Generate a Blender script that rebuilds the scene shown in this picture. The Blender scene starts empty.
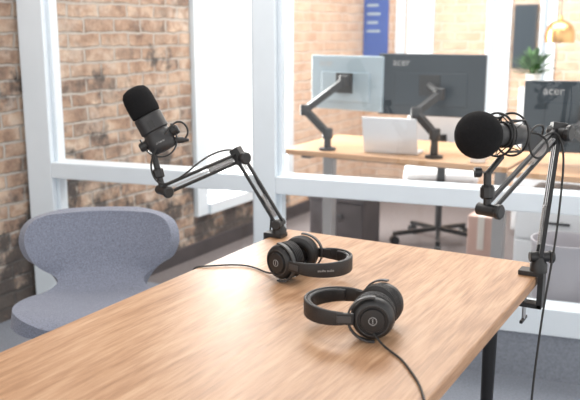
import bpy, bmesh, math, random
from mathutils import Vector, Matrix, Quaternion
random.seed(4)
scene = bpy.context.scene
scene.view_settings.view_transform = 'Standard'
COL = scene.collection

# ------------------------------------------------------------ materials
def new_mat(name):
    m = bpy.data.materials.new(name); m.use_nodes = True
    nt = m.node_tree
    return m, nt, nt.nodes['Principled BSDF']
def mat(name, col, rough=0.5, metal=0.0, bump=0.0, bscale=200.0, var=0.0, vscale=8.0, spec=0.5, sheen=0.0):
    m, nt, b = new_mat(name)
    b.inputs['Roughness'].default_value = rough
    b.inputs['Metallic'].default_value = metal
    b.inputs['Specular IOR Level'].default_value = spec
    if sheen: b.inputs['Sheen Weight'].default_value = sheen
    tc = nt.nodes.new('ShaderNodeTexCoord')
    n = nt.nodes.new('ShaderNodeTexNoise'); n.inputs['Scale'].default_value = vscale; n.inputs['Detail'].default_value = 5
    nt.links.new(tc.outputs['Object'], n.inputs['Vector'])
    r = nt.nodes.new('ShaderNodeValToRGB')
    v = max(var, 0.02)
    r.color_ramp.elements[0].position = 0.3; r.color_ramp.elements[1].position = 0.7
    r.color_ramp.elements[0].color = tuple(c*(1-v) for c in col)+(1,)
    r.color_ramp.elements[1].color = tuple(min(1, c*(1+v)) for c in col)+(1,)
    nt.links.new(n.outputs['Fac'], r.inputs['Fac'])
    nt.links.new(r.outputs['Color'], b.inputs['Base Color'])
    if bump:
        n2 = nt.nodes.new('ShaderNodeTexNoise'); n2.inputs['Scale'].default_value = bscale; n2.inputs['Detail'].default_value = 3
        nt.links.new(tc.outputs['Object'], n2.inputs['Vector'])
        bp = nt.nodes.new('ShaderNodeBump'); bp.inputs['Strength'].default_value = bump; bp.inputs['Distance'].default_value = 0.002
        nt.links.new(n2.outputs['Fac'], bp.inputs['Height']); nt.links.new(bp.outputs['Normal'], b.inputs['Normal'])
    return m

def wood_mat(name, c1, c2, c3, axis='Y', rough=0.42, sc=1.0):
    m, nt, b = new_mat(name); L = nt.links.new
    tc = nt.nodes.new('ShaderNodeTexCoord')
    def mapped(a, l):
        mp = nt.nodes.new('ShaderNodeMapping'); L(tc.outputs['Object'], mp.inputs['Vector'])
        mp.inputs['Scale'].default_value = (a*sc, l*sc, a*sc) if axis == 'Y' else (l*sc, a*sc, a*sc)
        return mp.outputs['Vector']
    def noise(vec, s, d, r=0.55, dist=0.0):
        n = nt.nodes.new('ShaderNodeTexNoise'); n.inputs['Scale'].default_value = s; n.inputs['Detail'].default_value = d
        n.inputs['Roughness'].default_value = r; n.inputs['Distortion'].default_value = dist; L(vec, n.inputs['Vector']); return n.outputs['Fac']
    def madd(a, k, c):
        x = nt.nodes.new('ShaderNodeMath'); x.operation = 'MULTIPLY_ADD'; x.inputs[1].default_value = k
        L(a, x.inputs[0])
        if isinstance(c, float): x.inputs[2].default_value = c
        else: L(c, x.inputs[2])
        return x.outputs[0]
    n1 = noise(mapped(6, 1.0), 1.4, 5, 0.5, 0.8)
    nb = noise(mapped(4.5, 0.5), 1.0, 2, 0.4, 0.4)
    sn = nt.nodes.new('ShaderNodeMath'); sn.operation = 'SINE'; L(madd(nb, 170.0, 0.0), sn.inputs[0])
    n2 = noise(mapped(230, 9), 1.5, 4, 0.6)
    n3 = noise(mapped(60, 3.2), 1.5, 5, 0.65)
    v = madd(n1, 0.22, madd(sn.outputs[0], 0.022, madd(n2, 0.36, madd(n3, 0.42, 0.0))))
    r = nt.nodes.new('ShaderNodeValToRGB')
    r.color_ramp.elements[0].position = 0.38; r.color_ramp.elements[0].color = c1+(1,)
    r.color_ramp.elements[1].position = 0.62; r.color_ramp.elements[1].color = c3+(1,)
    e = r.color_ramp.elements.new(0.50); e.color = c2+(1,)
    L(v, r.inputs['Fac']); L(r.outputs['Color'], b.inputs['Base Color'])
    L(madd(n3, 0.25, rough-0.12), b.inputs['Roughness'])
    bp = nt.nodes.new('ShaderNodeBump'); bp.inputs['Strength'].default_value = 0.15; bp.inputs['Distance'].default_value = 0.001
    L(n2, bp.inputs['Height']); L(bp.outputs['Normal'], b.inputs['Normal'])
    return m

def brick_mat(name, cols, mortar, plane='YZ', dark=0.0, bw=0.215, rh=0.072, ms=0.008, wash=0.0):
    m, nt, b = new_mat(name); L = nt.links.new
    geo = nt.nodes.new('ShaderNodeNewGeometry')
    sp = nt.nodes.new('ShaderNodeSeparateXYZ'); L(geo.outputs['Position'], sp.inputs[0])
    cb = nt.nodes.new('ShaderNodeCombineXYZ')
    L(sp.outputs['Y' if plane == 'YZ' else 'X'], cb.inputs['X']); L(sp.outputs['Z'], cb.inputs['Y'])
    nz = nt.nodes.new('ShaderNodeTexNoise'); nz.inputs['Scale'].default_value = 9; nz.inputs['Detail'].default_value = 4; L(geo.outputs['Position'], nz.inputs['Vector'])
    vm = nt.nodes.new('ShaderNodeVectorMath'); vm.operation = 'MULTIPLY_ADD'; vm.inputs[1].default_value = (0.035, 0.028, 0)
    L(nz.outputs['Color'], vm.inputs[0]); L(cb.outputs[0], vm.inputs[2])
    def tone(scale, off, cs, lo=0.36, hi=0.62):
        n = nt.nodes.new('ShaderNodeTexNoise'); n.inputs['Scale'].default_value = scale; n.inputs['Detail'].default_value = 6; n.inputs['Roughness'].default_value = 0.62
        va = nt.nodes.new('ShaderNodeVectorMath'); va.operation = 'ADD'; va.inputs[1].default_value = (off, off, off)
        L(geo.outputs['Position'], va.inputs[0]); L(va.outputs[0], n.inputs['Vector'])
        r = nt.nodes.new('ShaderNodeValToRGB'); r.color_ramp.elements[0].position = lo; r.color_ramp.elements[1].position = hi
        r.color_ramp.elements[0].color = cs[0]+(1,); r.color_ramp.elements[1].color = cs[2]+(1,)
        e = r.color_ramp.elements.new((lo+hi)/2); e.color = cs[1]+(1,)
        L(n.outputs['Fac'], r.inputs['Fac']); return r
    t1 = tone(6, 0, cols[0]); t2 = tone(7, 5, cols[1])
    bt = nt.nodes.new('ShaderNodeTexBrick'); L(vm.outputs[0], bt.inputs['Vector'])
    bt.inputs['Scale'].default_value = 1; bt.inputs['Brick Width'].default_value = bw; bt.inputs['Row Height'].default_value = rh
    bt.inputs['Mortar Size'].default_value = ms; bt.inputs['Mortar Smooth'].default_value = 0.4
    bt.inputs['Mortar'].default_value = mortar+(1,)
    L(t1.outputs['Color'], bt.inputs['Color1']); L(t2.outputs['Color'], bt.inputs['Color2'])
    out = bt.outputs['Color']
    def blend(out, scale, zk, lo, hi, amt, col):
        n = nt.nodes.new('ShaderNodeTexNoise'); n.inputs['Scale'].default_value = scale; n.inputs['Detail'].default_value = 9; n.inputs['Roughness'].default_value = 0.68
        L(geo.outputs['Position'], n.inputs['Vector'])
        ad = nt.nodes.new('ShaderNodeMath'); ad.operation = 'MULTIPLY_ADD'; ad.inputs[1].default_value = zk
        L(sp.outputs['Z'], ad.inputs[0]); L(n.outputs['Fac'], ad.inputs[2])
        r = nt.nodes.new('ShaderNodeValToRGB'); r.color_ramp.elements[0].position = lo; r.color_ramp.elements[1].position = hi
        r.color_ramp.elements[0].color = (0, 0, 0, 1); r.color_ramp.elements[1].color = (amt, amt, amt, 1)
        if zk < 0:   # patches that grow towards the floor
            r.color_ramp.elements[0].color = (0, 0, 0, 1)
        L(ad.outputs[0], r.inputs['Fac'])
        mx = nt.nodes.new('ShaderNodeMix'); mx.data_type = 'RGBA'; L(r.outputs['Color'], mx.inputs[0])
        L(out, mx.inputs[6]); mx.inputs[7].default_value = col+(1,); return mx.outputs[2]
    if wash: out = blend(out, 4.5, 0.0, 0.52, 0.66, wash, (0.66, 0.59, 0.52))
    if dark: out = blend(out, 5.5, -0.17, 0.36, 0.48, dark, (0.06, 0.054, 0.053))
    L(out, b.inputs['Base Color']); b.inputs['Roughness'].default_value = 0.85
    inv = nt.nodes.new('ShaderNodeMath'); inv.operation = 'SUBTRACT'; inv.inputs[0].default_value = 1.0; L(bt.outputs['Fac'], inv.inputs[1])
    fn = nt.nodes.new('ShaderNodeTexNoise'); fn.inputs['Scale'].default_value = 38; fn.inputs['Detail'].default_value = 5; L(geo.outputs['Position'], fn.inputs['Vector'])
    am = nt.nodes.new('ShaderNodeMath'); am.operation = 'MULTIPLY_ADD'; am.inputs[1].default_value = 0.7; L(fn.outputs['Fac'], am.inputs[0]); L(inv.outputs[0], am.inputs[2])
    bp = nt.nodes.new('ShaderNodeBump'); bp.inputs['Strength'].default_value = 0.9; bp.inputs['Distance'].default_value = 0.014
    L(am.outputs[0], bp.inputs['Height']); L(bp.outputs['Normal'], b.inputs['Normal'])
    return m

M_table = wood_mat('oak_tabletop', (0.30, 0.155, 0.078), (0.46, 0.265, 0.150), (0.58, 0.375, 0.235), 'Y', 0.40)
M_desk = wood_mat('desk_wood', (0.42, 0.22, 0.11), (0.53, 0.31, 0.17), (0.60, 0.39, 0.24), 'X', 0.45)
OLD = [((0.20, 0.125, 0.09), (0.43, 0.285, 0.20), (0.62, 0.50, 0.40)), ((0.115, 0.085, 0.07), (0.33, 0.215, 0.155), (0.56, 0.42, 0.32))]
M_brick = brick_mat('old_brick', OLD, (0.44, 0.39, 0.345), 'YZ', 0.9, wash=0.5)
TAN = [((0.54, 0.34, 0.23), (0.64, 0.44, 0.31), (0.72, 0.54, 0.41)), ((0.50, 0.31, 0.21), (0.61, 0.41, 0.29), (0.70, 0.51, 0.38))]
M_brick2 = brick_mat('office_brick', TAN, (0.70, 0.57, 0.47), 'XZ', 0.0)
M_brick3 = brick_mat('office_brick_side', TAN, (0.70, 0.57, 0.47), 'YZ', 0.0)
M_white = mat('white_frame_paint', (0.70, 0.765, 0.82), 0.38)
M_ceil = mat('ceiling_paint', (0.85, 0.85, 0.85), 0.8)
M_carpet = mat('grey_carpet', (0.215, 0.235, 0.275), 0.95, bump=0.5, bscale=260, var=0.15, vscale=110)
M_carpet2 = mat('office_carpet', (0.155, 0.135, 0.135), 0.95, bump=0.5, bscale=260, var=0.2, vscale=60)
M_fabric = mat('blue_grey_upholstery', (0.195, 0.213, 0.275), 0.95, bump=1.0, bscale=420, var=0.3, vscale=230, sheen=0.2)
M_black = mat('black_plastic', (0.014, 0.014, 0.015), 0.42)
M_blackm = mat('black_metal', (0.016, 0.016, 0.018), 0.35, 0.3)
M_foam = mat('black_foam', (0.009, 0.009, 0.010), 0.95, bump=1.0, bscale=500, var=0.3, vscale=400, spec=0.2)
M_leather = mat('black_leatherette', (0.018, 0.017, 0.018), 0.45, bump=0.5, bscale=400)
M_cable = mat('cable_rubber', (0.016, 0.016, 0.016), 0.55)
M_steel = mat('spring_steel', (0.55, 0.55, 0.56), 0.3, 1.0)
M_grey = mat('dark_grey_plastic', (0.05, 0.05, 0.052), 0.42)
M_micbody = mat('microphone_black_paint', (0.022, 0.022, 0.024), 0.4)
M_mark = mat('printed_mark', (0.42, 0.42, 0.42), 0.5)
M_mon = mat('monitor_back_black', (0.016, 0.028, 0.040), 0.3)
M_monlt = mat('monitor_back_painted_reflection', (0.36, 0.45, 0.51), 0.3)  # window reflection on the monitor back, painted in as pale grey-blue; poster lines reuse it
M_alu = mat('laptop_aluminium', (0.72, 0.73, 0.75), 0.35, 0.3)
M_poster = mat('blue_poster_print', (0.045, 0.10, 0.36), 0.6, var=0.1)
M_brass = mat('brass_lamp', (0.72, 0.42, 0.17), 0.28, 1.0)
M_leaf = mat('leaf_green', (0.06, 0.15, 0.045), 0.6, var=0.4, vscale=20)
M_pot = mat('ceramic_pot', (0.75, 0.72, 0.68), 0.5)
M_bin = mat('bin_grey', (0.42, 0.40, 0.43), 0.6)
M_cab = mat('cabinet_white', (0.70, 0.71, 0.73), 0.5)
M_deskleg = mat('desk_leg_grey', (0.40, 0.40, 0.41), 0.45)
M_box = mat('dark_box', (0.06, 0.05, 0.052), 0.7, var=0.2)
M_pink = mat('blush_box', (0.60, 0.42, 0.37), 0.7)
M_chairw = mat('office_chair_white', (0.72, 0.72, 0.73), 0.5)

mg = bpy.data.materials.new('clear_glass'); mg.use_nodes = True
nt = mg.node_tree; nt.nodes.clear()
o = nt.nodes.new('ShaderNodeOutputMaterial'); mx = nt.nodes.new('ShaderNodeMixShader')
tr = nt.nodes.new('ShaderNodeBsdfTransparent'); tr.inputs[0].default_value = (0.975, 0.985, 0.985, 1)
gl = nt.nodes.new('ShaderNodeBsdfGlossy'); gl.inputs['Roughness'].default_value = 0.02; gl.inputs['Color'].default_value = (0.9, 0.95, 1, 1)
lw = nt.nodes.new('ShaderNodeLayerWeight'); pw = nt.nodes.new('ShaderNodeMath'); pw.operation = 'POWER'; pw.inputs[1].default_value = 4
ma = nt.nodes.new('ShaderNodeMath'); ma.operation = 'MULTIPLY_ADD'; ma.inputs[1].default_value = 0.6; ma.inputs[2].default_value = 0.035
nt.links.new(lw.outputs['Facing'], pw.inputs[0]); nt.links.new(pw.outputs[0], ma.inputs[0])
nt.links.new(ma.outputs[0], mx.inputs[0]); nt.links.new(tr.outputs[0], mx.inputs[1]); nt.links.new(gl.outputs[0], mx.inputs[2]); nt.links.new(mx.outputs[0], o.inputs[0])
M_glass = mg

# ------------------------------------------------------------ helpers
def empty(name, loc=(0, 0, 0), rz=0.0):
    e = bpy.data.objects.new(name, None); COL.objects.link(e); e.location = loc; e.rotation_euler = (0, 0, rz)
    e.empty_display_size = 0.1
    return e
def finish(ob, m, parent, smooth=True):
    if m: ob.data.materials.append(m)
    if parent: ob.parent = parent
    COL.objects.link(ob)
    if smooth and ob.type == 'MESH':
        for p in ob.data.polygons: p.use_smooth = True
    return ob
def quad(name, pts, m, parent):
    me = bpy.data.meshes.new(name); me.from_pydata([tuple(p) for p in pts], [], [(0, 1, 2, 3)]); me.update()
    return finish(bpy.data.objects.new(name, me), m, parent, False)
def box(name, lo, hi, m, parent=None, bev=0.004, rot=None, loc=None):
    bm = bmesh.new(); bmesh.ops.create_cube(bm, size=1)
    lo = Vector(lo); hi = Vector(hi); c = (lo+hi)/2; s = hi-lo
    for v in bm.verts: v.co = Vector((v.co.x*s.x, v.co.y*s.y, v.co.z*s.z)) + (c if rot is None and loc is None else Vector())
    me = bpy.data.meshes.new(name); bm.to_mesh(me); bm.free()
    ob = bpy.data.objects.new(name, me)
    if rot is not None or loc is not None:
        ob.location = c if loc is None else loc
        if rot is not None: ob.rotation_euler = rot
    finish(ob, m, parent, False)
    if bev:
        md = ob.modifiers.new('bev', 'BEVEL'); md.width = bev; md.segments = 2; md.limit_method = 'ANGLE'
    return ob
def frame_from(d):
    d = Vector(d).normalized()
    return d.to_track_quat('Z', 'Y').to_matrix()
def lathe(name, base, d, prof, m, parent=None, n=40, smooth=True):
    d = Vector(d).normalized(); R = frame_from(d)
    base = Vector(base); vs = []; fs = []
    for r, h in prof:
        for i in range(n):
            a = 2*math.pi*i/n
            vs.append(base + R @ Vector((r*math.cos(a), r*math.sin(a), h)))
    k = len(prof)
    for j in range(k-1):
        for i in range(n):
            a = j*n+i; b2 = j*n+(i+1) % n
            fs.append((a, b2, b2+n, a+n))
    if prof[0][0] > 1e-5: fs.append(tuple(reversed(range(n))))
    if prof[-1][0] > 1e-5: fs.append(tuple(range((k-1)*n, k*n)))
    me = bpy.data.meshes.new(name); me.from_pydata([tuple(v) for v in vs], [], fs); me.update()
    ob = bpy.data.objects.new(name, me)
    finish(ob, m, parent, smooth)
    md = ob.modifiers.new('es', 'EDGE_SPLIT'); md.split_angle = math.radians(40)
    return ob
def cyl(name, p1, p2, r, m, parent=None, r2=None, n=24):
    p1 = Vector(p1); p2 = Vector(p2); L = (p2-p1).length
    r2 = r if r2 is None else r2; b = min(0.0015, r*0.3)
    return lathe(name, p1, p2-p1, [(r-b, 0), (r, b), (r2, L-b), (r2-b, L)], m, parent, n)
def bar(name, p1, p2, w, h, m, parent=None, side=None, bev=0.0015):
    p1 = Vector(p1); p2 = Vector(p2); d = (p2-p1); L = d.length; d.normalize()
    s = Vector(side) if side is not None else Vector((0, 0, 1)).cross(d)
    s = (s - d*s.dot(d)).normalized(); t = d.cross(s)
    bm = bmesh.new(); bmesh.ops.create_cube(bm, size=1)
    for v in bm.verts:
        c = v.co.copy(); v.co = (p1+p2)/2 + s*c.x*w + t*c.y*h + d*c.z*L
    bmesh.ops.recalc_face_normals(bm, faces=bm.faces)
    me = bpy.data.meshes.new(name); bm.to_mesh(me); bm.free()
    ob = bpy.data.objects.new(name, me); finish(ob, m, parent, False)
    md = ob.modifiers.new('bev', 'BEVEL'); md.width = bev; md.segments = 2
    return ob
def strip(name, pts, wdir, w, h, m, parent):
    W = Vector(wdir).normalized(); vs = []; fs = []; n = len(pts)
    for i, p in enumerate(pts):
        t = (pts[min(n-1, i+1)]-pts[max(0, i-1)]).normalized(); nn = W.cross(t).normalized()
        for a, b_ in ((-1, -1), (1, -1), (1, 1), (-1, 1)): vs.append(tuple(p+W*a*w/2+nn*b_*h/2))
    for i in range(n-1):
        for k in range(4):
            a = i*4+k; b_ = i*4+(k+1) % 4; fs.append((a, b_, b_+4, a+4))
    fs += [(3, 2, 1, 0), tuple(range(n*4-4, n*4))]
    me = bpy.data.meshes.new(name); me.from_pydata(vs, [], fs); me.update()
    bm = bmesh.new(); bm.from_mesh(me); bmesh.ops.recalc_face_normals(bm, faces=bm.faces); bm.to_mesh(me); bm.free()
    ob = finish(bpy.data.objects.new(name, me), m, parent, False)
    md = ob.modifiers.new('bev', 'BEVEL'); md.width = 0.001; md.segments = 2; md.limit_method = 'ANGLE'
    return ob
def tube(name, pts, r, m, parent=None, smooth=True, cyclic=False, res=8):
    cu = bpy.data.curves.new(name, 'CURVE'); cu.dimensions = '3D'; cu.bevel_depth = r; cu.bevel_resolution = 3; cu.use_fill_caps = True
    if smooth:
        sp = cu.splines.new('NURBS'); sp.points.add(len(pts)-1)
        for p, q in zip(sp.points, pts): p.co = (*q, 1)
        sp.order_u = 4; sp.use_endpoint_u = not cyclic; sp.use_cyclic_u = cyclic; sp.resolution_u = res
    else:
        sp = cu.splines.new('POLY'); sp.points.add(len(pts)-1)
        for p, q in zip(sp.points, pts): p.co = (*q, 1)
        sp.use_cyclic_u = cyclic
    cu.materials.append(m)
    ob = bpy.data.objects.new(name, cu)
    if parent: ob.parent = parent
    COL.objects.link(ob); return ob
def helix(name, p1, p2, rad, r, turns, m, parent):
    p1 = Vector(p1); p2 = Vector(p2); R = frame_from(p2-p1); L = (p2-p1).length; pts = []
    N = turns*10
    for i in range(N+1):
        a = 2*math.pi*i/10
        pts.append(p1 + R @ Vector((rad*math.cos(a), rad*math.sin(a), L*i/N)))
    return tube(name, pts, r, m, parent, smooth=False)
def torus_pts(c, d, R0, n=24):
    R = frame_from(d); c = Vector(c)
    return [c + R @ Vector((R0*math.cos(2*math.pi*i/n), R0*math.sin(2*math.pi*i/n), 0)) for i in range(n)]
def text(name, s, size, loc, mtx, m, parent):
    cu = bpy.data.curves.new(name, 'FONT'); cu.body = s; cu.size = size; cu.align_x = 'CENTER'; cu.align_y = 'CENTER'; cu.extrude = 0.0003
    cu.materials.append(m); ob = bpy.data.objects.new(name, cu); COL.objects.link(ob)
    ob.matrix_basis = Matrix.Translation(loc) @ mtx.to_4x4()
    if parent: ob.parent = parent
    return ob

# ------------------------------------------------------------ room shell
box('floor', (-3.3, -1.2, -0.1), (2.6, 3.32, 0.0), M_carpet, bev=0)
box('floor_office', (-3.3, 3.32, -0.1), (2.6, 6.7, 0.0), M_carpet2, bev=0)
box('ceiling', (-3.3, -1.2, 2.9), (2.6, 6.7, 3.0), M_ceil, bev=0)
BX = -2.985; BR = -2.855
WY0, WY1 = 3.86, 5.05
wl = empty('wall_left')
box('masonry_front', (BX-0.25, -1.2, 0), (BX, 2.74, 2.9), M_brick, wl, 0)
box('masonry_mid', (BR-0.25, 2.82, 0), (BR, WY0, 2.9), M_brick, wl, 0)
box('masonry_sill', (BR-0.25, WY0, 0), (BR, WY1, 0.25), M_brick, wl, 0)
box('masonry_head', (BR-0.25, WY0, 2.6), (BR, WY1, 2.9), M_brick, wl, 0)
box('masonry_rear', (BR-0.25, WY1, 0), (BR, 6.3, 2.9), M_brick3, wl, 0)
box('baseboard_left', (BR, 2.86, 0), (BR+.018, 6.28, 0.09), M_box, None, 0.003)
w1 = empty('window_1')
for n_, lo, hi in [('jamb_a', (BR-0.13, WY0+.001, .251), (BR+0.03, WY0+.11, 2.599)), ('jamb_b', (BR-0.13, WY1-.09, .251), (BR+0.03, WY1-.001, 2.599)),
                   ('sill', (BR-0.13, WY0+.11, .251), (BR+0.05, WY1-.09, .32)), ('head', (BR-0.13, WY0+.11, 2.52), (BR+0.03, WY1-.09, 2.599))]:
    box(n_, lo, hi, M_white, w1)
quad('pane', [(BR-.11, WY0+.11, .32), (BR-.11, WY1-.09, .32), (BR-.11, WY1-.09, 2.52), (BR-.11, WY0+.11, 2.52)], M_glass, w1)

FY = 6.3
wb = empty('wall_back')
bands = [(-2.56, -2.23), (-1.805, -1.61), (-1.40, -1.275), (-1.05, 0.1), (0.5, 1.6)]
x0 = BX-0.25
for i, (a, b_) in enumerate(bands):
    box('pier_%d' % i, (x0, FY, 0), (a, FY+0.25, 2.9), M_brick2, wb, 0)
    box('apron_%d' % i, (a, FY, 0), (b_, FY+0.25, 0.7), M_brick2, wb, 0)
    box('lintel_%d' % i, (a, FY, 2.5), (b_, FY+0.25, 2.9), M_brick2, wb, 0)
    x0 = b_
    w = empty('window_%d' % (i+2))
    box('jamb_a', (a+.001, FY-0.02, .7), (a+0.025, FY+0.15, 2.5), M_white, w)
    box('jamb_b', (b_-0.025, FY-0.02, .7), (b_-.001, FY+0.15, 2.5), M_white, w)
    box('sill', (a+.025, FY-0.02, .701), (b_-.025, FY+0.15, .74), M_white, w)
    box('head', (a+.025, FY-0.02, 2.46), (b_-.025, FY+0.15, 2.499), M_white, w)
    quad('pane', [(a+.025, FY+.08, .74), (b_-.025, FY+.08, .74), (b_-.025, FY+.08, 2.46), (a+.025, FY+.08, 2.46)], M_glass, w)
box('pier_end', (x0, FY, 0), (2.6, FY+0.25, 2.9), M_brick2, wb, 0)

# glass partition (local x runs along the partition)
gp = empty('wall_glass_partition', (-2.9, 2.741, 0), math.radians(10))
ZR = 0.72
def post(n_, a, b_, d=0.06):
    box(n_, (a, -d, 0), (b_, d, 2.9), M_white, gp, 0.004)
    box(n_+'_stop_l', (a-0.018, -0.025, 0.30), (a, 0.025, 2.8), M_white, gp, 0.002)
    box(n_+'_stop_r', (b_, -0.025, 0.30), (b_+0.018, 0.025, 2.8), M_white, gp, 0.002)
post('post_wall', -0.068, 0.068)
post('post_mid', 1.10, 1.20)
post('post_right', 3.15, 3.25)
for i, (a, b_) in enumerate([(0.068, 1.10), (1.20, 3.15), (3.25, 5.0)]):
    z0, z1 = (0.0, 0.10) if i == 0 else (0.19, 0.30)
    box('mid_rail_%d' % i, (a, -0.06, ZR-0.038), (b_, 0.06, ZR+0.038), M_white, gp, 0.004)
    box('bottom_rail_%d' % i, (a, -0.06, z0), (b_, 0.06, z1), M_white, gp, 0.004)
    if i: box('plinth_%d' % i, (a, -0.05, 0.0), (b_, 0.05, 0.19), M_carpet, gp, 0)
    box('top_rail_%d' % i, (a, -0.06, 2.8), (b_, 0.06, 2.9), M_white, gp, 0.004)
    quad('glass_low_%d' % i, [(a, 0, z1), (b_, 0, z1), (b_, 0, ZR-.038), (a, 0, ZR-.038)], M_glass, gp)
    quad('glass_high_%d' % i, [(a, 0, ZR+.038), (b_, 0, ZR+.038), (b_, 0, 2.8), (a, 0, 2.8)], M_glass, gp)

# ------------------------------------------------------------ podcast table
T = empty('meeting_table')
TX0, TX1, TY0, TY1, TZ = -1.225, -0.42, 0.35, 2.15, 0.75
box('tabletop', (TX0, TY0, TZ-0.030), (TX1, TY1, TZ), M_table, T, 0.004)
for i, (x, y) in enumerate([(TX0+.11, TY0+.12), (TX1-.11, TY0+.12), (TX0+.11, TY1-.14), (TX1-.10, TY1-.16)]):
    cyl('leg_%d' % i, (x, y, 0), (x, y, TZ-0.034), 0.012, M_blackm, T, 0.020)
    lathe('leg_plate_%d' % i, (x, y, TZ-0.036), (0, 0, 1), [(0.05, 0), (0.05, 0.006)], M_blackm, T)

# ------------------------------------------------------------ upholstered chair
C = empty('upholstered_chair', (-1.885, 1.965, 0), math.radians(36))
rows = [(.285, .716, .120), (.285, .709, .205), (.282, .688, .252), (.274, .648, .272), (.262, .598, .270), (.248, .542, .242), (.225, .488, .185),
        (.180, .445, .155), (.11, .420, .185), (.02, .420, .235), (-.08, .425, .258), (-.16, .430, .248), (-.215, .426, .205), (-.24, .416, .13)]
def cat(rows, t):
    n = len(rows)-1; f = t*n; i = min(int(f), n-1); u = f-i
    P = [rows[max(0, min(n, i+k))] for k in (-1, 0, 1, 2)]
    return [0.5*((2*P[1][k])+(-P[0][k]+P[2][k])*u+(2*P[0][k]-5*P[1][k]+4*P[2][k]-P[3][k])*u*u+(-P[0][k]+3*P[1][k]-3*P[2][k]+P[3][k])*u**3) for k in range(3)]
NV, NU = 44, 20; vs = []; fs = []
for j in range(NV+1):
    t = j/NV; y, z, w = cat(rows, t)
    back = max(0, min(1, (0.56-t)/0.2)); back = back*back*(3-2*back)
    for i in range(NU+1):
        u = -1+2*i/NU
        x = u*w
        k = (x/0.28)**2
        vs.append((x, y-0.10*k*back, z+0.028*k*(1-back)))
for j in range(NV):
    for i in range(NU):
        a = j*(NU+1)+i; fs.append((a, a+1, a+NU+2, a+NU+1))
me = bpy.data.meshes.new('seat_shell'); me.from_pydata(vs, [], fs); me.update()
ob = finish(bpy.data.objects.new('seat_shell', me), M_fabric, C)
md = ob.modifiers.new('so', 'SOLIDIFY'); md.thickness = 0.055; md.offset = 0
md = ob.modifiers.new('bv', 'BEVEL'); md.width = 0.02; md.segments = 3; md.limit_method = 'ANGLE'; md.angle_limit = math.radians(60)
md = ob.modifiers.new('ss', 'SUBSURF'); md.levels = 1; md.render_levels = 1
for i, (sx, sy) in enumerate([(-1, -1), (1, -1), (-1, 1), (1, 1)]):
    cyl('leg_%d' % i, (sx*0.22, sy*0.20, 0), (sx*0.12, sy*0.11, 0.40), 0.010, M_blackm, C, 0.013)
box('under_frame', (-0.13, -0.12, 0.380), (0.13, 0.12, 0.396), M_blackm, C, 0.003)

# ------------------------------------------------------------ boom arms
def arm_segment(prefix, p1, p2, par, gap=0.018, springs=True):
    p1 = Vector(p1); p2 = Vector(p2); d = (p2-p1).normalized()
    side = Vector((0, 0, 1)).cross(d)
    if side.length < 0.25: side = Vector((0.87, 0.49, 0))
    side.normalize(); up = d.cross(side).normalized()
    for k, s in enumerate((-1, 1)):
        bar('%s_bar_%d' % (prefix, k), p1+up*s*gap*0.7, p2+up*s*gap*0.7, 0.011, 0.008, M_blackm, par, side)
    if springs:
        L = (p2-p1).length
        for k, s in enumerate((-1, 1)):
            off = side*s*gap*0.28
            a = p1+d*L*0.10+off; b_ = p1+d*L*0.42+off
            helix('%s_spring_%d' % (prefix, k), a, b_, 0.0045, 0.0011, 22, M_steel, par)
            cyl('%s_springrod_%d' % (prefix, k), b_, p2-d*0.02+off, 0.0014, M_steel, par, n=8)
    return d, side, up
def joint(prefix, p, side, par, r=0.017, w=0.05):
    p = Vector(p); s = Vector(side).normalized()
    cyl(prefix+'_hub', p-s*w/2, p+s*w/2, r*0.8, M_black, par)
    lathe(prefix+'_knob', p+s*w/2, s, [(r*0.9, 0), (r, 0.002), (r, 0.010), (r*0.8, 0.013), (0, 0.013)], M_black, par, 12, False)
def clamp(par, x, y, edge):
    e = Vector(edge); c = Vector((x, y, TZ)); s = Vector((0, 0, 1)).cross(e)
    bar('clamp_top', c-e*0.045+Vector((0, 0, .007)), c+e*0.016+Vector((0, 0, .007)), 0.042, 0.012, M_black, par, s)
    bar('clamp_spine', c+e*0.012+Vector((0, 0, .012)), c+e*0.012+Vector((0, 0, -.085)), 0.036, 0.014, M_black, par, s)
    bar('clamp_foot', c+e*0.018+Vector((0, 0, -.080)), c-e*0.045+Vector((0, 0, -.080)), 0.036, 0.012, M_black, par, s)
    q = c-e*0.028
    cyl('clamp_screw', q+Vector((0, 0, -.125)), q+Vector((0, 0, -.036)), 0.005, M_steel, par)
    lathe('clamp_pad', q+Vector((0, 0, -.038)), (0, 0, 1), [(0.014, 0), (0.014, 0.006)], M_black, par)
    bar('clamp_handle', q+Vector((0, 0, -.125))-s*0.028, q+Vector((0, 0, -.125))+s*0.028, 0.008, 0.008, M_black, par)

# left boom + broadcast microphone
A = empty('boom_microphone')
clamp(A, TX0, 2.05, (-1, 0, 0))
B0 = Vector((-1.197, 2.05, 0.766))
lathe('base_collar', B0-Vector((0, 0, .006)), (0, 0, 1), [(0.022, 0), (0.022, 0.016), (0.016, 0.024), (0.013, 0.034), (0, 0.034)], M_black, A)
P0 = B0+Vector((0, 0, 0.028)); P1 = Vector((-1.325, 2.03, 0.990)); P2 = Vector((-1.43, 1.785, 0.918))
d1, s1, u1 = arm_segment('lower', P0, P1, A); joint('base_joint', P0, s1, A, 0.016, 0.042)
d2, s2, u2 = arm_segment('upper', P1, P2, A); joint('elbow', P1, s2, A, 0.019); joint('tip', P2, s2, A, 0.017)
bar('elbow_plate', P1-d1*0.02, P1+d1*0.03, 0.034, 0.03, M_black, A, s1)
P3 = Vector((-1.458, 1.785, 1.02))
cyl('riser', P2, P3, 0.009, M_black, A)
lathe('riser_nut', P2+(P3-P2)*0.35, P3-P2, [(0.013, 0), (0.016, 0.004), (0.016, 0.024), (0.013, 0.028)], M_black, A, 10, False)
MT = Vector((-1.523, 1.776, 1.210)); MB = Vector((-1.434, 1.806, 1.036)); ax = (MT-MB).normalized()
k = 1.05
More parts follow.
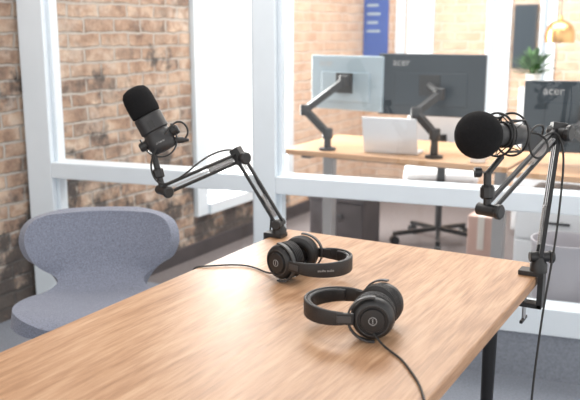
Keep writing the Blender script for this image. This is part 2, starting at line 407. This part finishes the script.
def sc_(p, kr, kh): return [(r*kr, h*kh) for r, h in p]
lathe('mic_body', MB, ax, sc_([(0.016, -0.006), (0.028, -0.004), (0.034, 0.004), (0.036, 0.012), (0.036, 0.045), (0.033, 0.049), (0.033, 0.054), (0.0365, 0.058), (0.0365, 0.100), (0.033, 0.104), (0, 0.104)], 1.14, k), M_micbody, A)
lathe('mic_windscreen', MB, ax, sc_([(0.032, 0.102), (0.037, 0.106), (0.0385, 0.118), (0.038, 0.152), (0.0355, 0.168), (0.029, 0.179), (0.016, 0.185), (0, 0.186)], 1.14, k), M_foam, A)
yk = Vector((0.87, 0.49, 0)); yk = (yk-ax*yk.dot(ax)).normalized(); wd = ax.cross(yk)
ctr = MB+ax*0.034
arc = [ctr+yk*0.050+ax*0.022] + [ctr + yk*math.cos(math.pi*i/18)*0.050 - ax*math.sin(math.pi*i/18)*0.054 for i in range(19)] + [ctr-yk*0.050+ax*0.022]
strip('yoke', arc, wd, 0.018, 0.004, M_black, A)
for s in (-1, 1):
    lathe('yoke_knob_%d' % (s > 0), ctr+yk*s*0.038, yk*s, [(0.012, 0), (0.014, 0.002), (0.014, 0.020), (0.011, 0.024), (0, 0.024)], M_black, A, 14, False)
fwd = Vector((0.64, -0.76, 0.0)); fwd = (fwd-ax*fwd.dot(ax)).normalized(); xx = ax.cross(fwd)*-1
if xx.cross(ax).dot(fwd) < 0: xx = -xx
Mt = Matrix((xx, ax, fwd)).transposed()
text('mic_print', 'DYNAMIC', 0.006, MB+ax*0.022+fwd*0.0413, Mt, M_mark, A)
bar('mic_switch_plate', MB+ax*0.066+fwd*0.0408, MB+ax*0.090+fwd*0.0408, 0.018, 0.002, M_black, A, xx)
lathe('mic_plug', MB+yk*0.03+ax*0.012, yk+ax*-0.5, [(0.009, 0), (0.009, 0.03), (0.006, 0.036), (0.004, 0.048)], M_black, A, 16)
tube('mic_cable', [MB+yk*.05+ax*-.004, MB+yk*.085+ax*0.0, MB+yk*.09+ax*0.045, MB+yk*.055+ax*0.06+fwd*.03, P3+Vector((0.015, -.03, .0)), P3+Vector((0, -.02, -.04)), P2+Vector((0.0, -.02, .01)), P2+Vector((0.03, 0.05, .03)),
     (P1+P2)/2+Vector((0.0, 0, .045)), P1+Vector((-.03, -.03, .03)), P1+Vector((.01, .01, .015)), (P0+P1)/2+Vector((-.01, 0, .02)), P0+Vector((-.03, .02, .03)), P0+Vector((-.06, .03, -.06)), P0+Vector((-.065, .05, -.3)), P0+Vector((-.07, .06, -.6)), P0+Vector((-.1, .1, -.788))], 0.0028, M_cable, A)

# right boom + ball mic
D = empty('boom_microphone.001')
CX, CY = TX1, 2.04
clamp(D, CX, CY, (1, 0, 0))
Q0 = Vector((CX+0.002, CY, 0.77))
lathe('base_collar', Q0-Vector((0, 0, .01)), (0, 0, 1), [(0.022, 0), (0.022, 0.02), (0.016, 0.03), (0.013, 0.045), (0, 0.045)], M_black, D)
Q0 = Q0+Vector((0, 0, .03)); Q1 = Vector((-0.405, 2.10, 1.115)); Q2 = Vector((-0.492, 1.795, 0.963))
e1, t1, v1 = arm_segment('lower', Q0, Q1, D, 0.02); joint('base_joint', Q0, Vector((.87, .49, 0)), D)
e2, t2, v2 = arm_segment('upper', Q1, Q2, D, 0.02); joint('elbow', Q1, t2, D, 0.021); joint('tip', Q2, t2, D, 0.018)
bar('elbow_plate', Q1-e1*0.03, Q1+e1*0.025, 0.036, 0.03, M_black, D, t1)
Q3 = Vector((-0.497, 1.80, 1.05))
cyl('riser', Q2, Q3, 0.009, M_black, D)
lathe('riser_nut', Q2+(Q3-Q2)*0.3, Q3-Q2, [(0.013, 0), (0.017, 0.004), (0.017, 0.026), (0.013, 0.032)], M_black, D, 10, False)
mc = Vector((-0.512, 1.765, 1.139))
bk = Vector((0.42, 0.90, -0.06)).normalized()
R0 = 0.054
prof = [(R0*math.sin(math.pi*i/24), -R0*math.cos(math.pi*i/24)) for i in range(25)]
prof[0] = (0, -R0); prof[-1] = (0, R0)
lathe('foam_ball', mc, bk, prof, M_foam, D, 40)
lathe('mic_body', mc, bk, [(0.024, 0.035), (0.026, 0.05), (0.026, 0.12), (0.022, 0.155), (0.012, 0.165), (0, 0.165)], M_grey, D)
sc = mc+bk*0.085
for k_, (off, rr) in enumerate([(-0.022, 0.050), (0.028, 0.050)]):
    tube('shock_ring_%d' % k_, torus_pts(sc+bk*off, bk, rr), 0.0028, M_black, D, cyclic=True)
for k_, (off, rr) in enumerate([(-0.006, 0.029), (0.012, 0.029)]):
    tube('shock_inner_%d' % k_, torus_pts(sc+bk*off, bk, rr), 0.0025, M_black, D, cyclic=True)
RR = frame_from(bk); zz = []
for i in range(16):
    a = 2*math.pi*i/16; rr = 0.050 if i % 2 == 0 else 0.029; off = -0.022 if i % 4 == 0 else (0.028 if i % 4 == 2 else 0.003)
    zz.append(sc + RR @ Vector((rr*math.cos(a), rr*math.sin(a), off)))
tube('shock_elastic', zz, 0.0016, M_cable, D, smooth=False, cyclic=True)
for i in range(4):
    a = math.pi/4+math.pi/2*i
    v = RR @ Vector((0.050*math.cos(a), 0.050*math.sin(a), 0))
    cyl('shock_strut_%d' % i, sc+v-bk*0.022, sc+v+bk*0.028, 0.003, M_black, D, n=10)
cyl('mount_stem', Q3-Vector((0, 0, .004)), sc+Vector((0, 0, -0.050)), 0.007, M_black, D)
lathe('mount_knob', Q3+Vector((-.012, -.006, 0)), (-.87, -.49, 0), [(0.009, 0), (0.012, 0.003), (0.012, 0.016), (0, 0.018)], M_black, D, 12, False)
tube('mic_cable', [mc+bk*.165, mc+bk*.20+Vector((0.01, 0, .01)), mc+bk*.2+Vector((.05, 0, -.03)), mc+bk*.12+Vector((.05, -.02, -.07)), mc+bk*.10+Vector((.04, 0, .02)), mc+bk*.2+Vector((.03, 0, .03)), Q1+Vector((-.03, -.10, -.02)), Q1+Vector((.0, -.03, .02)), Q1+Vector((.025, -.02, -.04)),
     Vector((-.375, 2.04, .98)), Vector((-.372, 2.0, .85)), Vector((-.385, 1.97, .70)), Vector((-.385, 1.93, .58)), Vector((-.385, 1.89, .46)), Vector((-.38, 1.88, .25)), Vector((-.38, 1.90, .05)), Vector((-.34, 1.95, .005)), Vector((-.2, 2.0, .005))], 0.0028, M_cable, D)

# ------------------------------------------------------------ headphones
def headphones(name, loc, ang, s0=1.0, textang=225):
    H = empty(name, loc, ang); H.scale = (s0,)*3
    zc = 0.0495
    def band(nm, R, th, wd, a0, a1, m, n=40):
        vs = []; fs = []
        for i in range(n+1):
            a = a0+(a1-a0)*i/n
            f = abs(2*i/n-1); wloc = wd*(1-0.28*f**3)
            for (r, z) in [(R-th/2, -wloc/2), (R-th/2, wloc/2), (R, wloc/2+th*.3), (R+th/2, wloc/2), (R+th/2, -wloc/2), (R, -wloc/2-th*.3)]:
                vs.append((r*math.cos(a), r*math.sin(a), zc+z))
        for i in range(n):
            for k in range(6):
                a = i*6+k; b_ = i*6+(k+1) % 6
                fs.append((a, b_, b_+6, a+6))
        fs.append(tuple(range(6))); fs.append(tuple(reversed(range(n*6, n*6+6))))
        me = bpy.data.meshes.new(nm); me.from_pydata(vs, [], fs); me.update()
        bm = bmesh.new(); bm.from_mesh(me); bmesh.ops.recalc_face_normals(bm, faces=bm.faces); bm.to_mesh(me); bm.free()
        ob = finish(bpy.data.objects.new(nm, me), m, H)
        e = ob.modifiers.new('bv', 'BEVEL'); e.width = 0.0015; e.segments = 2; e.limit_method = 'ANGLE'
        return ob
    band('headband_outer', 0.078, 0.007, 0.034, math.radians(72), math.radians(288), M_leather)
    band('headband_pad', 0.0710, 0.010, 0.029, math.radians(100), math.radians(260), M_leather)
    ta = math.radians(textang); rad = Vector((math.cos(ta), math.sin(ta), 0)); z = Vector((0, 0, 1)); x = z.cross(rad)
    text('headband_print', 'studio audio', 0.008, rad*0.0816+Vector((0, 0, zc)), Matrix((x, z, rad)).transposed(), M_mark, H)
    for s in (-1, 1):
        g = '_left' if s < 0 else '_right'
        a = math.radians(72)*s
        end = Vector((0.078*math.cos(a), 0.078*math.sin(a), zc))
        bar('slider'+g, end+Vector((-.014, s*.003, 0)), end+Vector((.020, -s*.004, 0)), 0.024, 0.010, M_black, H, (0, 0, 1))
        bar('slider_plate'+g, end+Vector((-.012, s*.009, 0)), end+Vector((.016, s*.002, 0)), 0.014, 0.002, M_grey, H, (0, 0, 1))
        cc = Vector((0.078, s*0.046, zc))
        tilt = Vector((0.22, s*1.0, 0.0)).normalized()
        u = Vector((tilt.y, -tilt.x, 0))*s
        yp = [cc + tilt*0.012 + u*math.cos(math.radians(85+190*i/18))*0.051 + Vector((0, 0, 1))*math.sin(math.radians(85+190*i/18))*0.0472 for i in range(19)]
        strip('yoke'+g, yp, tilt, 0.011, 0.004, M_grey, H)
        lathe('cup_housing'+g, cc, tilt, [(0.040, -0.004), (0.0435, 0.0), (0.0435, 0.008), (0.040, 0.016), (0.034, 0.021), (0.031, 0.0215), (0.030, 0.019), (0.026, 0.019), (0.024, 0.0235), (0.0, 0.025)], M_black, H, 48)
        tube('cup_trim'+g, torus_pts(cc+tilt*0.0212, tilt, 0.0325), 0.0010, M_grey, H, cyclic=True)
        tube('cup_mark'+g, torus_pts(cc+tilt*0.0250, tilt, 0.0080), 0.0006, M_mark, H, cyclic=True)
        uu = tilt.cross(Vector((0, 0, 1)))
        bar('cup_mark_bar'+g, cc+tilt*0.0250-Vector((0, 0, .005)), cc+tilt*0.0250+Vector((0, 0, .005)), 0.0012, 0.0010, M_mark, H, uu, 0.0002)
        pr = [(0.040, -0.003)]
        for k in range(5):
            h = -0.005-k*0.0052
            pr += [(0.0425, h), (0.0458, h-0.0013), (0.0458, h-0.0030), (0.0425, h-0.0042)]
        pr += [(0.040, -0.032), (0.034, -0.034), (0.027, -0.032), (0.024, -0.026), (0.022, -0.012), (0, -0.012)]
        lathe('ear_pad'+g, cc, tilt, pr, M_leather, H, 48)
    return H
headphones('headphones', (-0.888, 1.720, TZ+0.001), math.radians(178), 1.02, 130)
headphones('headphones.001', (-0.695, 1.452, TZ+0.001), math.radians(10), 1.0, 200)
tube('headphone_cable', [(-0.975, 1.685, .775), (-1.01, 1.69, .754), (-1.06, 1.72, .7535), (-1.12, 1.74, .7535), (-1.17, 1.71, .7535), (-1.21, 1.67, .7535), (-1.235, 1.66, .752), (-1.245, 1.655, .72), (-1.245, 1.65, .5), (-1.25, 1.65, .2), (-1.3, 1.65, .006), (-1.4, 1.7, .006)], 0.0024, M_cable)
tube('headphone_cable.001', [(-0.60, 1.40, .775), (-0.58, 1.395, .757), (-0.555, 1.38, .7535), (-0.52, 1.355, .7535), (-0.485, 1.31, .7535), (-0.45, 1.265, .7535), (-0.425, 1.215, .7535), (-0.41, 1.19, .75), (-0.405, 1.17, .6), (-0.40, 1.15, .3), (-0.40, 1.15, .006), (-0.3, 1.1, .006)], 0.0024, M_cable)

# ------------------------------------------------------------ office beyond the glass
def desk(name, xa, xb, ya, yb, inset=(0.12, 0.12)):
    d = empty(name)
    box('desktop', (xa, ya, .712), (xb, yb, .74), M_desk, d, 0.003)
    xs = (xa+inset[0], xb-inset[1])
    for i, x in enumerate(xs):
        box('column_%d' % i, (x-.03, (ya+yb)/2-.03, .03), (x+.03, (ya+yb)/2+.03, .69), M_deskleg, d, 0.004)
        box('foot_%d' % i, (x-.03, ya+.04, 0), (x+.03, yb-.04, .03), M_deskleg, d, 0.004)
        box('bracket_%d' % i, (x-.03, ya+.06, .69), (x+.03, yb-.06, .712), M_grey, d, 0.002)
    box('cross_beam', (xs[0]+.03, (ya+yb)/2-.02, .65), (xs[1]-.03, (ya+yb)/2+.02, .69), M_grey, d, 0.003)
    return d
desk('office_desk', -2.16, -0.93, 3.72, 4.42, (0.12, 0.12))
desk('office_desk.001', -0.91, 0.5, 3.62, 4.42, (0.50, 0.12))

def monitor(name, c, yaw, w, h, m, pts):
    e = empty(name, c, yaw)
    box('back_shell', (-w/2, -0.012, -h/2), (w/2, 0.014, h/2), m, e, 0.006)
    box('screen', (-w/2+.006, 0.014, -h/2+.012), (w/2-.006, 0.016, h/2-.006), M_black, e, 0)
    box('rear_bulge', (-w*.34, -0.020, -h*.34), (w*.34, -0.012, h*.20), m, e, 0.006)
    box('vesa_plate', (-.055, -0.030, -.055), (.055, -0.020, .055), M_black, e, 0.003)
    text('maker_print', 'acer', 0.055, Vector((-w*.28, -0.0126, h*.36)), Matrix(((1, 0, 0), (0, 0, -1), (0, 1, 0))), M_mark, e)
    inv = (Matrix.Translation(Vector(c)) @ Matrix.Rotation(yaw, 4, 'Z')).inverted()
    P = [inv @ Vector(p) for p in pts]
    b0 = P[0]
    lathe('arm_clamp', (b0.x, b0.y, b0.z), (0, 0, 1), [(0.045, 0), (0.045, .012), (.02, .016), (.02, .06), (.016, .064)], M_black, e)
    cyl('arm_pole', P[0]+Vector((0, 0, .01)), P[1], 0.018, M_black, e)
    for i in range(1, len(P)-1):
        bar('arm_link_%d' % i, P[i], P[i+1], 0.038, 0.034, M_black, e)
        lathe('arm_hub_%d' % i, P[i]-Vector((0, 0, .028)), (0, 0, 1), [(.026, 0), (.028, .004), (.028, .05), (.024, .056)], M_black, e)
    lathe('arm_head', P[-1]-Vector((0, 0, .03)), (0, 0, 1), [(.024, 0), (.026, .004), (.026, .056), (.022, .06)], M_black, e)
    cyl('arm_stub', P[-1], (0, -0.028, 0), 0.02, M_black, e)
    return e
monitor('desktop_monitor', (-1.935, 4.06, 1.082), math.radians(-9), 0.475, 0.30, M_monlt,
        [(-1.92, 3.80, .741), (-1.92, 3.80, .83), (-2.05, 3.79, .95), (-1.90, 3.95, 1.10)])
monitor('desktop_monitor.001', (-1.445, 4.06, 1.085), math.radians(4), 0.575, 0.325, M_mon,
        [(-1.33, 3.82, .741), (-1.33, 3.82, .86), (-1.44, 3.84, .96), (-1.36, 3.96, 1.05)])
monitor('desktop_monitor.002', (-0.63, 3.98, 0.965), math.radians(16), 0.60, 0.34, M_mon,
        [(-0.55, 3.72, .741), (-0.55, 3.72, .86), (-0.66, 3.80, .92), (-0.61, 3.90, .965)])

lp = empty('laptop', (-1.575, 3.86, .741), math.radians(6))
box('base', (-.145, -.02, 0), (.145, .10, .014), M_alu, lp, 0.004)
box('lid', (-.145, -.004, -.095), (.145, .004, .095), M_alu, lp, 0.003, rot=(math.radians(14), 0, 0), loc=(0, -.043, .099))
cup = empty('coffee_mug', (-1.10, 3.80, .741))
lathe('mug_body', (0, 0, 0), (0, 0, 1), [(.034, 0), (.038, .004), (.04, .09), (.037, .09), (.034, .01), (0, .01)], M_pot, cup)
tube('mug_handle', [(.038, 0, .075), (.06, 0, .075), (.068, 0, .05), (.06, 0, .022), (.037, 0, .022)], .005, M_pot, cup)

def office_chair(name, loc, rz, m):
    e = empty(name, loc, rz)
    for i in range(5):
        a = 2*math.pi*i/5+.3; t = Vector((math.cos(a), math.sin(a), 0))
        bar('spoke_%d' % i, t*.02+Vector((0, 0, .10)), t*.30+Vector((0, 0, .075)), .03, .025, M_black, e)
        s = t.cross(Vector((0, 0, 1)))
        cyl('caster_%d' % i, t*.29-s*.02+Vector((0, 0, .03)), t*.29+s*.02+Vector((0, 0, .03)), .03, M_black, e)
        cyl('caster_stem_%d' % i, t*.29+Vector((0, 0, .03)), t*.29+Vector((0, 0, .08)), .008, M_black, e)
    cyl('gas_post', (0, 0, .09), (0, 0, .43), .022, M_grey, e)
    box('seat', (-.23, -.22, .43), (.23, .22, .50), m, e, 0.03)
    box('backrest', (-.21, .21, .58), (.21, .25, .95), m, e, 0.018)
    bar('back_stem', (0, .15, .44), (0, .26, .47), .05, .02, M_black, e)
    bar('back_upright', (0, .265, .45), (0, .262, .75), .05, .014, M_black, e)
    return e
office_chair('office_chair', (-1.66, 4.90, 0), math.radians(200), M_chairw)

pc = empty('drawer_pedestal', (-0.68, 3.95, 0))
box('carcass', (-.2, -.25, .05), (.2, .25, .60), M_cab, pc, 0.004)
for i in range(3):
    box('drawer_%d' % i, (-.19, -.262, .07+i*.175), (.19, -.25, .235+i*.175), M_cab, pc, 0.003)
    box('pull_%d' % i, (-.05, -.275, .15+i*.175), (.05, -.262, .16+i*.175), M_grey, pc, 0.001)
for i, (x, y) in enumerate([(-.17, -.2), (.17, -.2), (-.17, .2), (.17, .2)]): cyl('foot_%d' % i, (x, y, 0), (x, y, .05), .015, M_grey, pc)
wbn = empty('waste_bin', (-0.60, 3.42, 0))
lathe('bin_body', (0, 0, 0), (0, 0, 1), [(.10, 0), (.105, .005), (.135, .49), (.139, .495), (.139, .505), (.132, .505), (.128, .49), (.10, .02), (0, .02)], M_bin, wbn)
sb = empty('storage_box', (-2.20, 4.62, 0))
box('crate', (-.19, -.14, 0), (.19, .14, .30), M_box, sb, 0.01); box('lid', (-.20, -.15, .30), (.20, .15, .335), M_box, sb, 0.006); box('grip', (-.05, -.148, .2), (.05, -.14, .22), M_grey, sb, 0.002)
pb = empty('parcel_box', (-1.27, 4.62, 0))
box('carton', (-.08, -.1, 0), (.08, .1, .30), M_pink, pb, 0.004); box('tape', (-.02, -.102, .1), (.02, .102, .302), M_pot, pb, 0.001)

cb = empty('storage_cabinet', (-0.85, 5.55, 0))
box('carcass', (-.45, -.2, .04), (.6, .2, 1.0), M_cab, cb, 0.005)
for i in range(3): box('door_leaf_%d' % i, (-.44+i*.347, -.215, .06), (-.103+i*.347, -.2, .98), M_cab, cb, 0.003)
for i, x in enumerate((-.4, .55)): box('plinth_%d' % i, (x-.03, -.15, 0), (x+.03, .15, .04), M_grey, cb, 0)
pl = empty('potted_plant', (-1.24, 5.48, 1.001))
lathe('pot', (0, 0, 0), (0, 0, 1), [(.035, 0), (.04, .004), (.05, .085), (.045, .085), (.042, .07), (0, .07)], M_pot, pl)
vs = []; fs = []
for i in range(110):
    a = random.uniform(0, 6.28); el = random.uniform(.2, 1.5); L = random.uniform(.10, .19)
    d = Vector((math.cos(a)*math.cos(el), math.sin(a)*math.cos(el), math.sin(el))); s = d.cross(Vector((0, 0, 1))).normalized(); n_ = s.cross(d)
    b0 = Vector((0, 0, .07)) + d*L*.35; w = random.uniform(.010, .018); k = len(vs)
    for q in [b0, b0+d*L*.3+s*w, b0+d*L*.3-s*w, b0+d*L*.55+s*w*.8-n_*.01, b0+d*L*.55-s*w*.8-n_*.01, b0+d*L*.8-n_*.03]: vs.append(tuple(q))
    fs += [(k, k+1, k+2), (k+1, k+3, k+4, k+2), (k+3, k+5, k+4)]
    k = len(vs)
    for q in [Vector((s.x*.002, s.y*.002, .06)), Vector((-s.x*.002, -s.y*.002, .06)), b0]: vs.append(tuple(q))
    fs.append((k, k+1, k+2))
me = bpy.data.meshes.new('leaves'); me.from_pydata(vs, [], fs); me.update(); finish(bpy.data.objects.new('leaves', me), M_leaf, pl, False)
# dark display panel hanging on the far wall between the windows
tv = empty('wall_display', (-1.50, FY-0.03, 1.32))
box('panel', (-.085, -.02, -.24), (.085, .028, .24), M_grey, tv, 0.006); box('glass_front', (-.075, -.023, -.225), (.075, -.02, .225), M_mon, tv, 0)
pd = empty('pendant_lamp', (-1.02, 5.15, 1.345))
lathe('shade', (0, 0, 0), (0, 0, 1), [(.088, -.05), (.092, -.02), (.090, .01), (.078, .045), (.055, .07), (.025, .083), (.012, .088), (.012, .11), (0, .11)], M_brass, pd)
lathe('bulb', (0, 0, -.03), (0, 0, 1), [(0, -.03), (.02, -.02), (.028, 0), (.02, .03), (.012, .05), (.012, .09)], M_pot, pd)
cyl('cord', (0, 0, .105), (0, 0, 1.55), .003, M_black, pd, n=8)
ps = empty('wall_poster', (-2.735, FY-0.012, 1.44))
box('print', (-.11, -.004, -.31), (.11, .010, .31), M_poster, ps, 0.001)
for i, z in enumerate((.12, .05, -.02, -.09)): box('line_%d' % i, (-.08, -.0055, z), (.02+.02*(i % 2), -.004, z+.02), M_monlt, ps, 0)

# ------------------------------------------------------------ light
w = bpy.data.worlds.new('World'); scene.world = w; w.use_nodes = True
bg = w.node_tree.nodes['Background']; bg.inputs['Color'].default_value = (1.0, 0.99, 0.97, 1); bg.inputs['Strength'].default_value = 1.75
def area(name, loc, sx, sy, power, col=(1, 1, 1), rot=(0, 0, 0)):
    l = bpy.data.lights.new(name, 'AREA'); l.shape = 'RECTANGLE'; l.size = sx; l.size_y = sy; l.energy = power; l.color = col
    o_ = bpy.data.objects.new(name, l); COL.objects.link(o_); o_.location = loc; o_.rotation_euler = rot; return o_
area('ceiling_fill', (-1.5, 1.9, 2.85), 1.4, 1.2, 30, (1, .98, .95))  # unseen fill lamp, added for soft light in the room
area('ceiling_fill.001', (-1.2, 4.6, 2.85), 2.6, 1.6, 100, (1, .97, .93))  # second added fill, out of view, brightens the office
area('window_daylight', (BR-0.20, (WY0+WY1)/2, 1.4), 2.2, 1.0, 130, (1, .97, .93), (0, math.radians(-90), 0))

cam = bpy.data.cameras.new('camera'); co = bpy.data.objects.new('camera', cam); COL.objects.link(co)
co.location = (0, 0, 1.37); co.rotation_euler = (math.radians(78), 0, math.radians(29.5))
cam.lens = 49.66; cam.sensor_width = 36; cam.clip_start = 0.05
cam.dof.use_dof = True; cam.dof.focus_distance = 2.0; cam.dof.aperture_fstop = 4.0
scene.camera = co
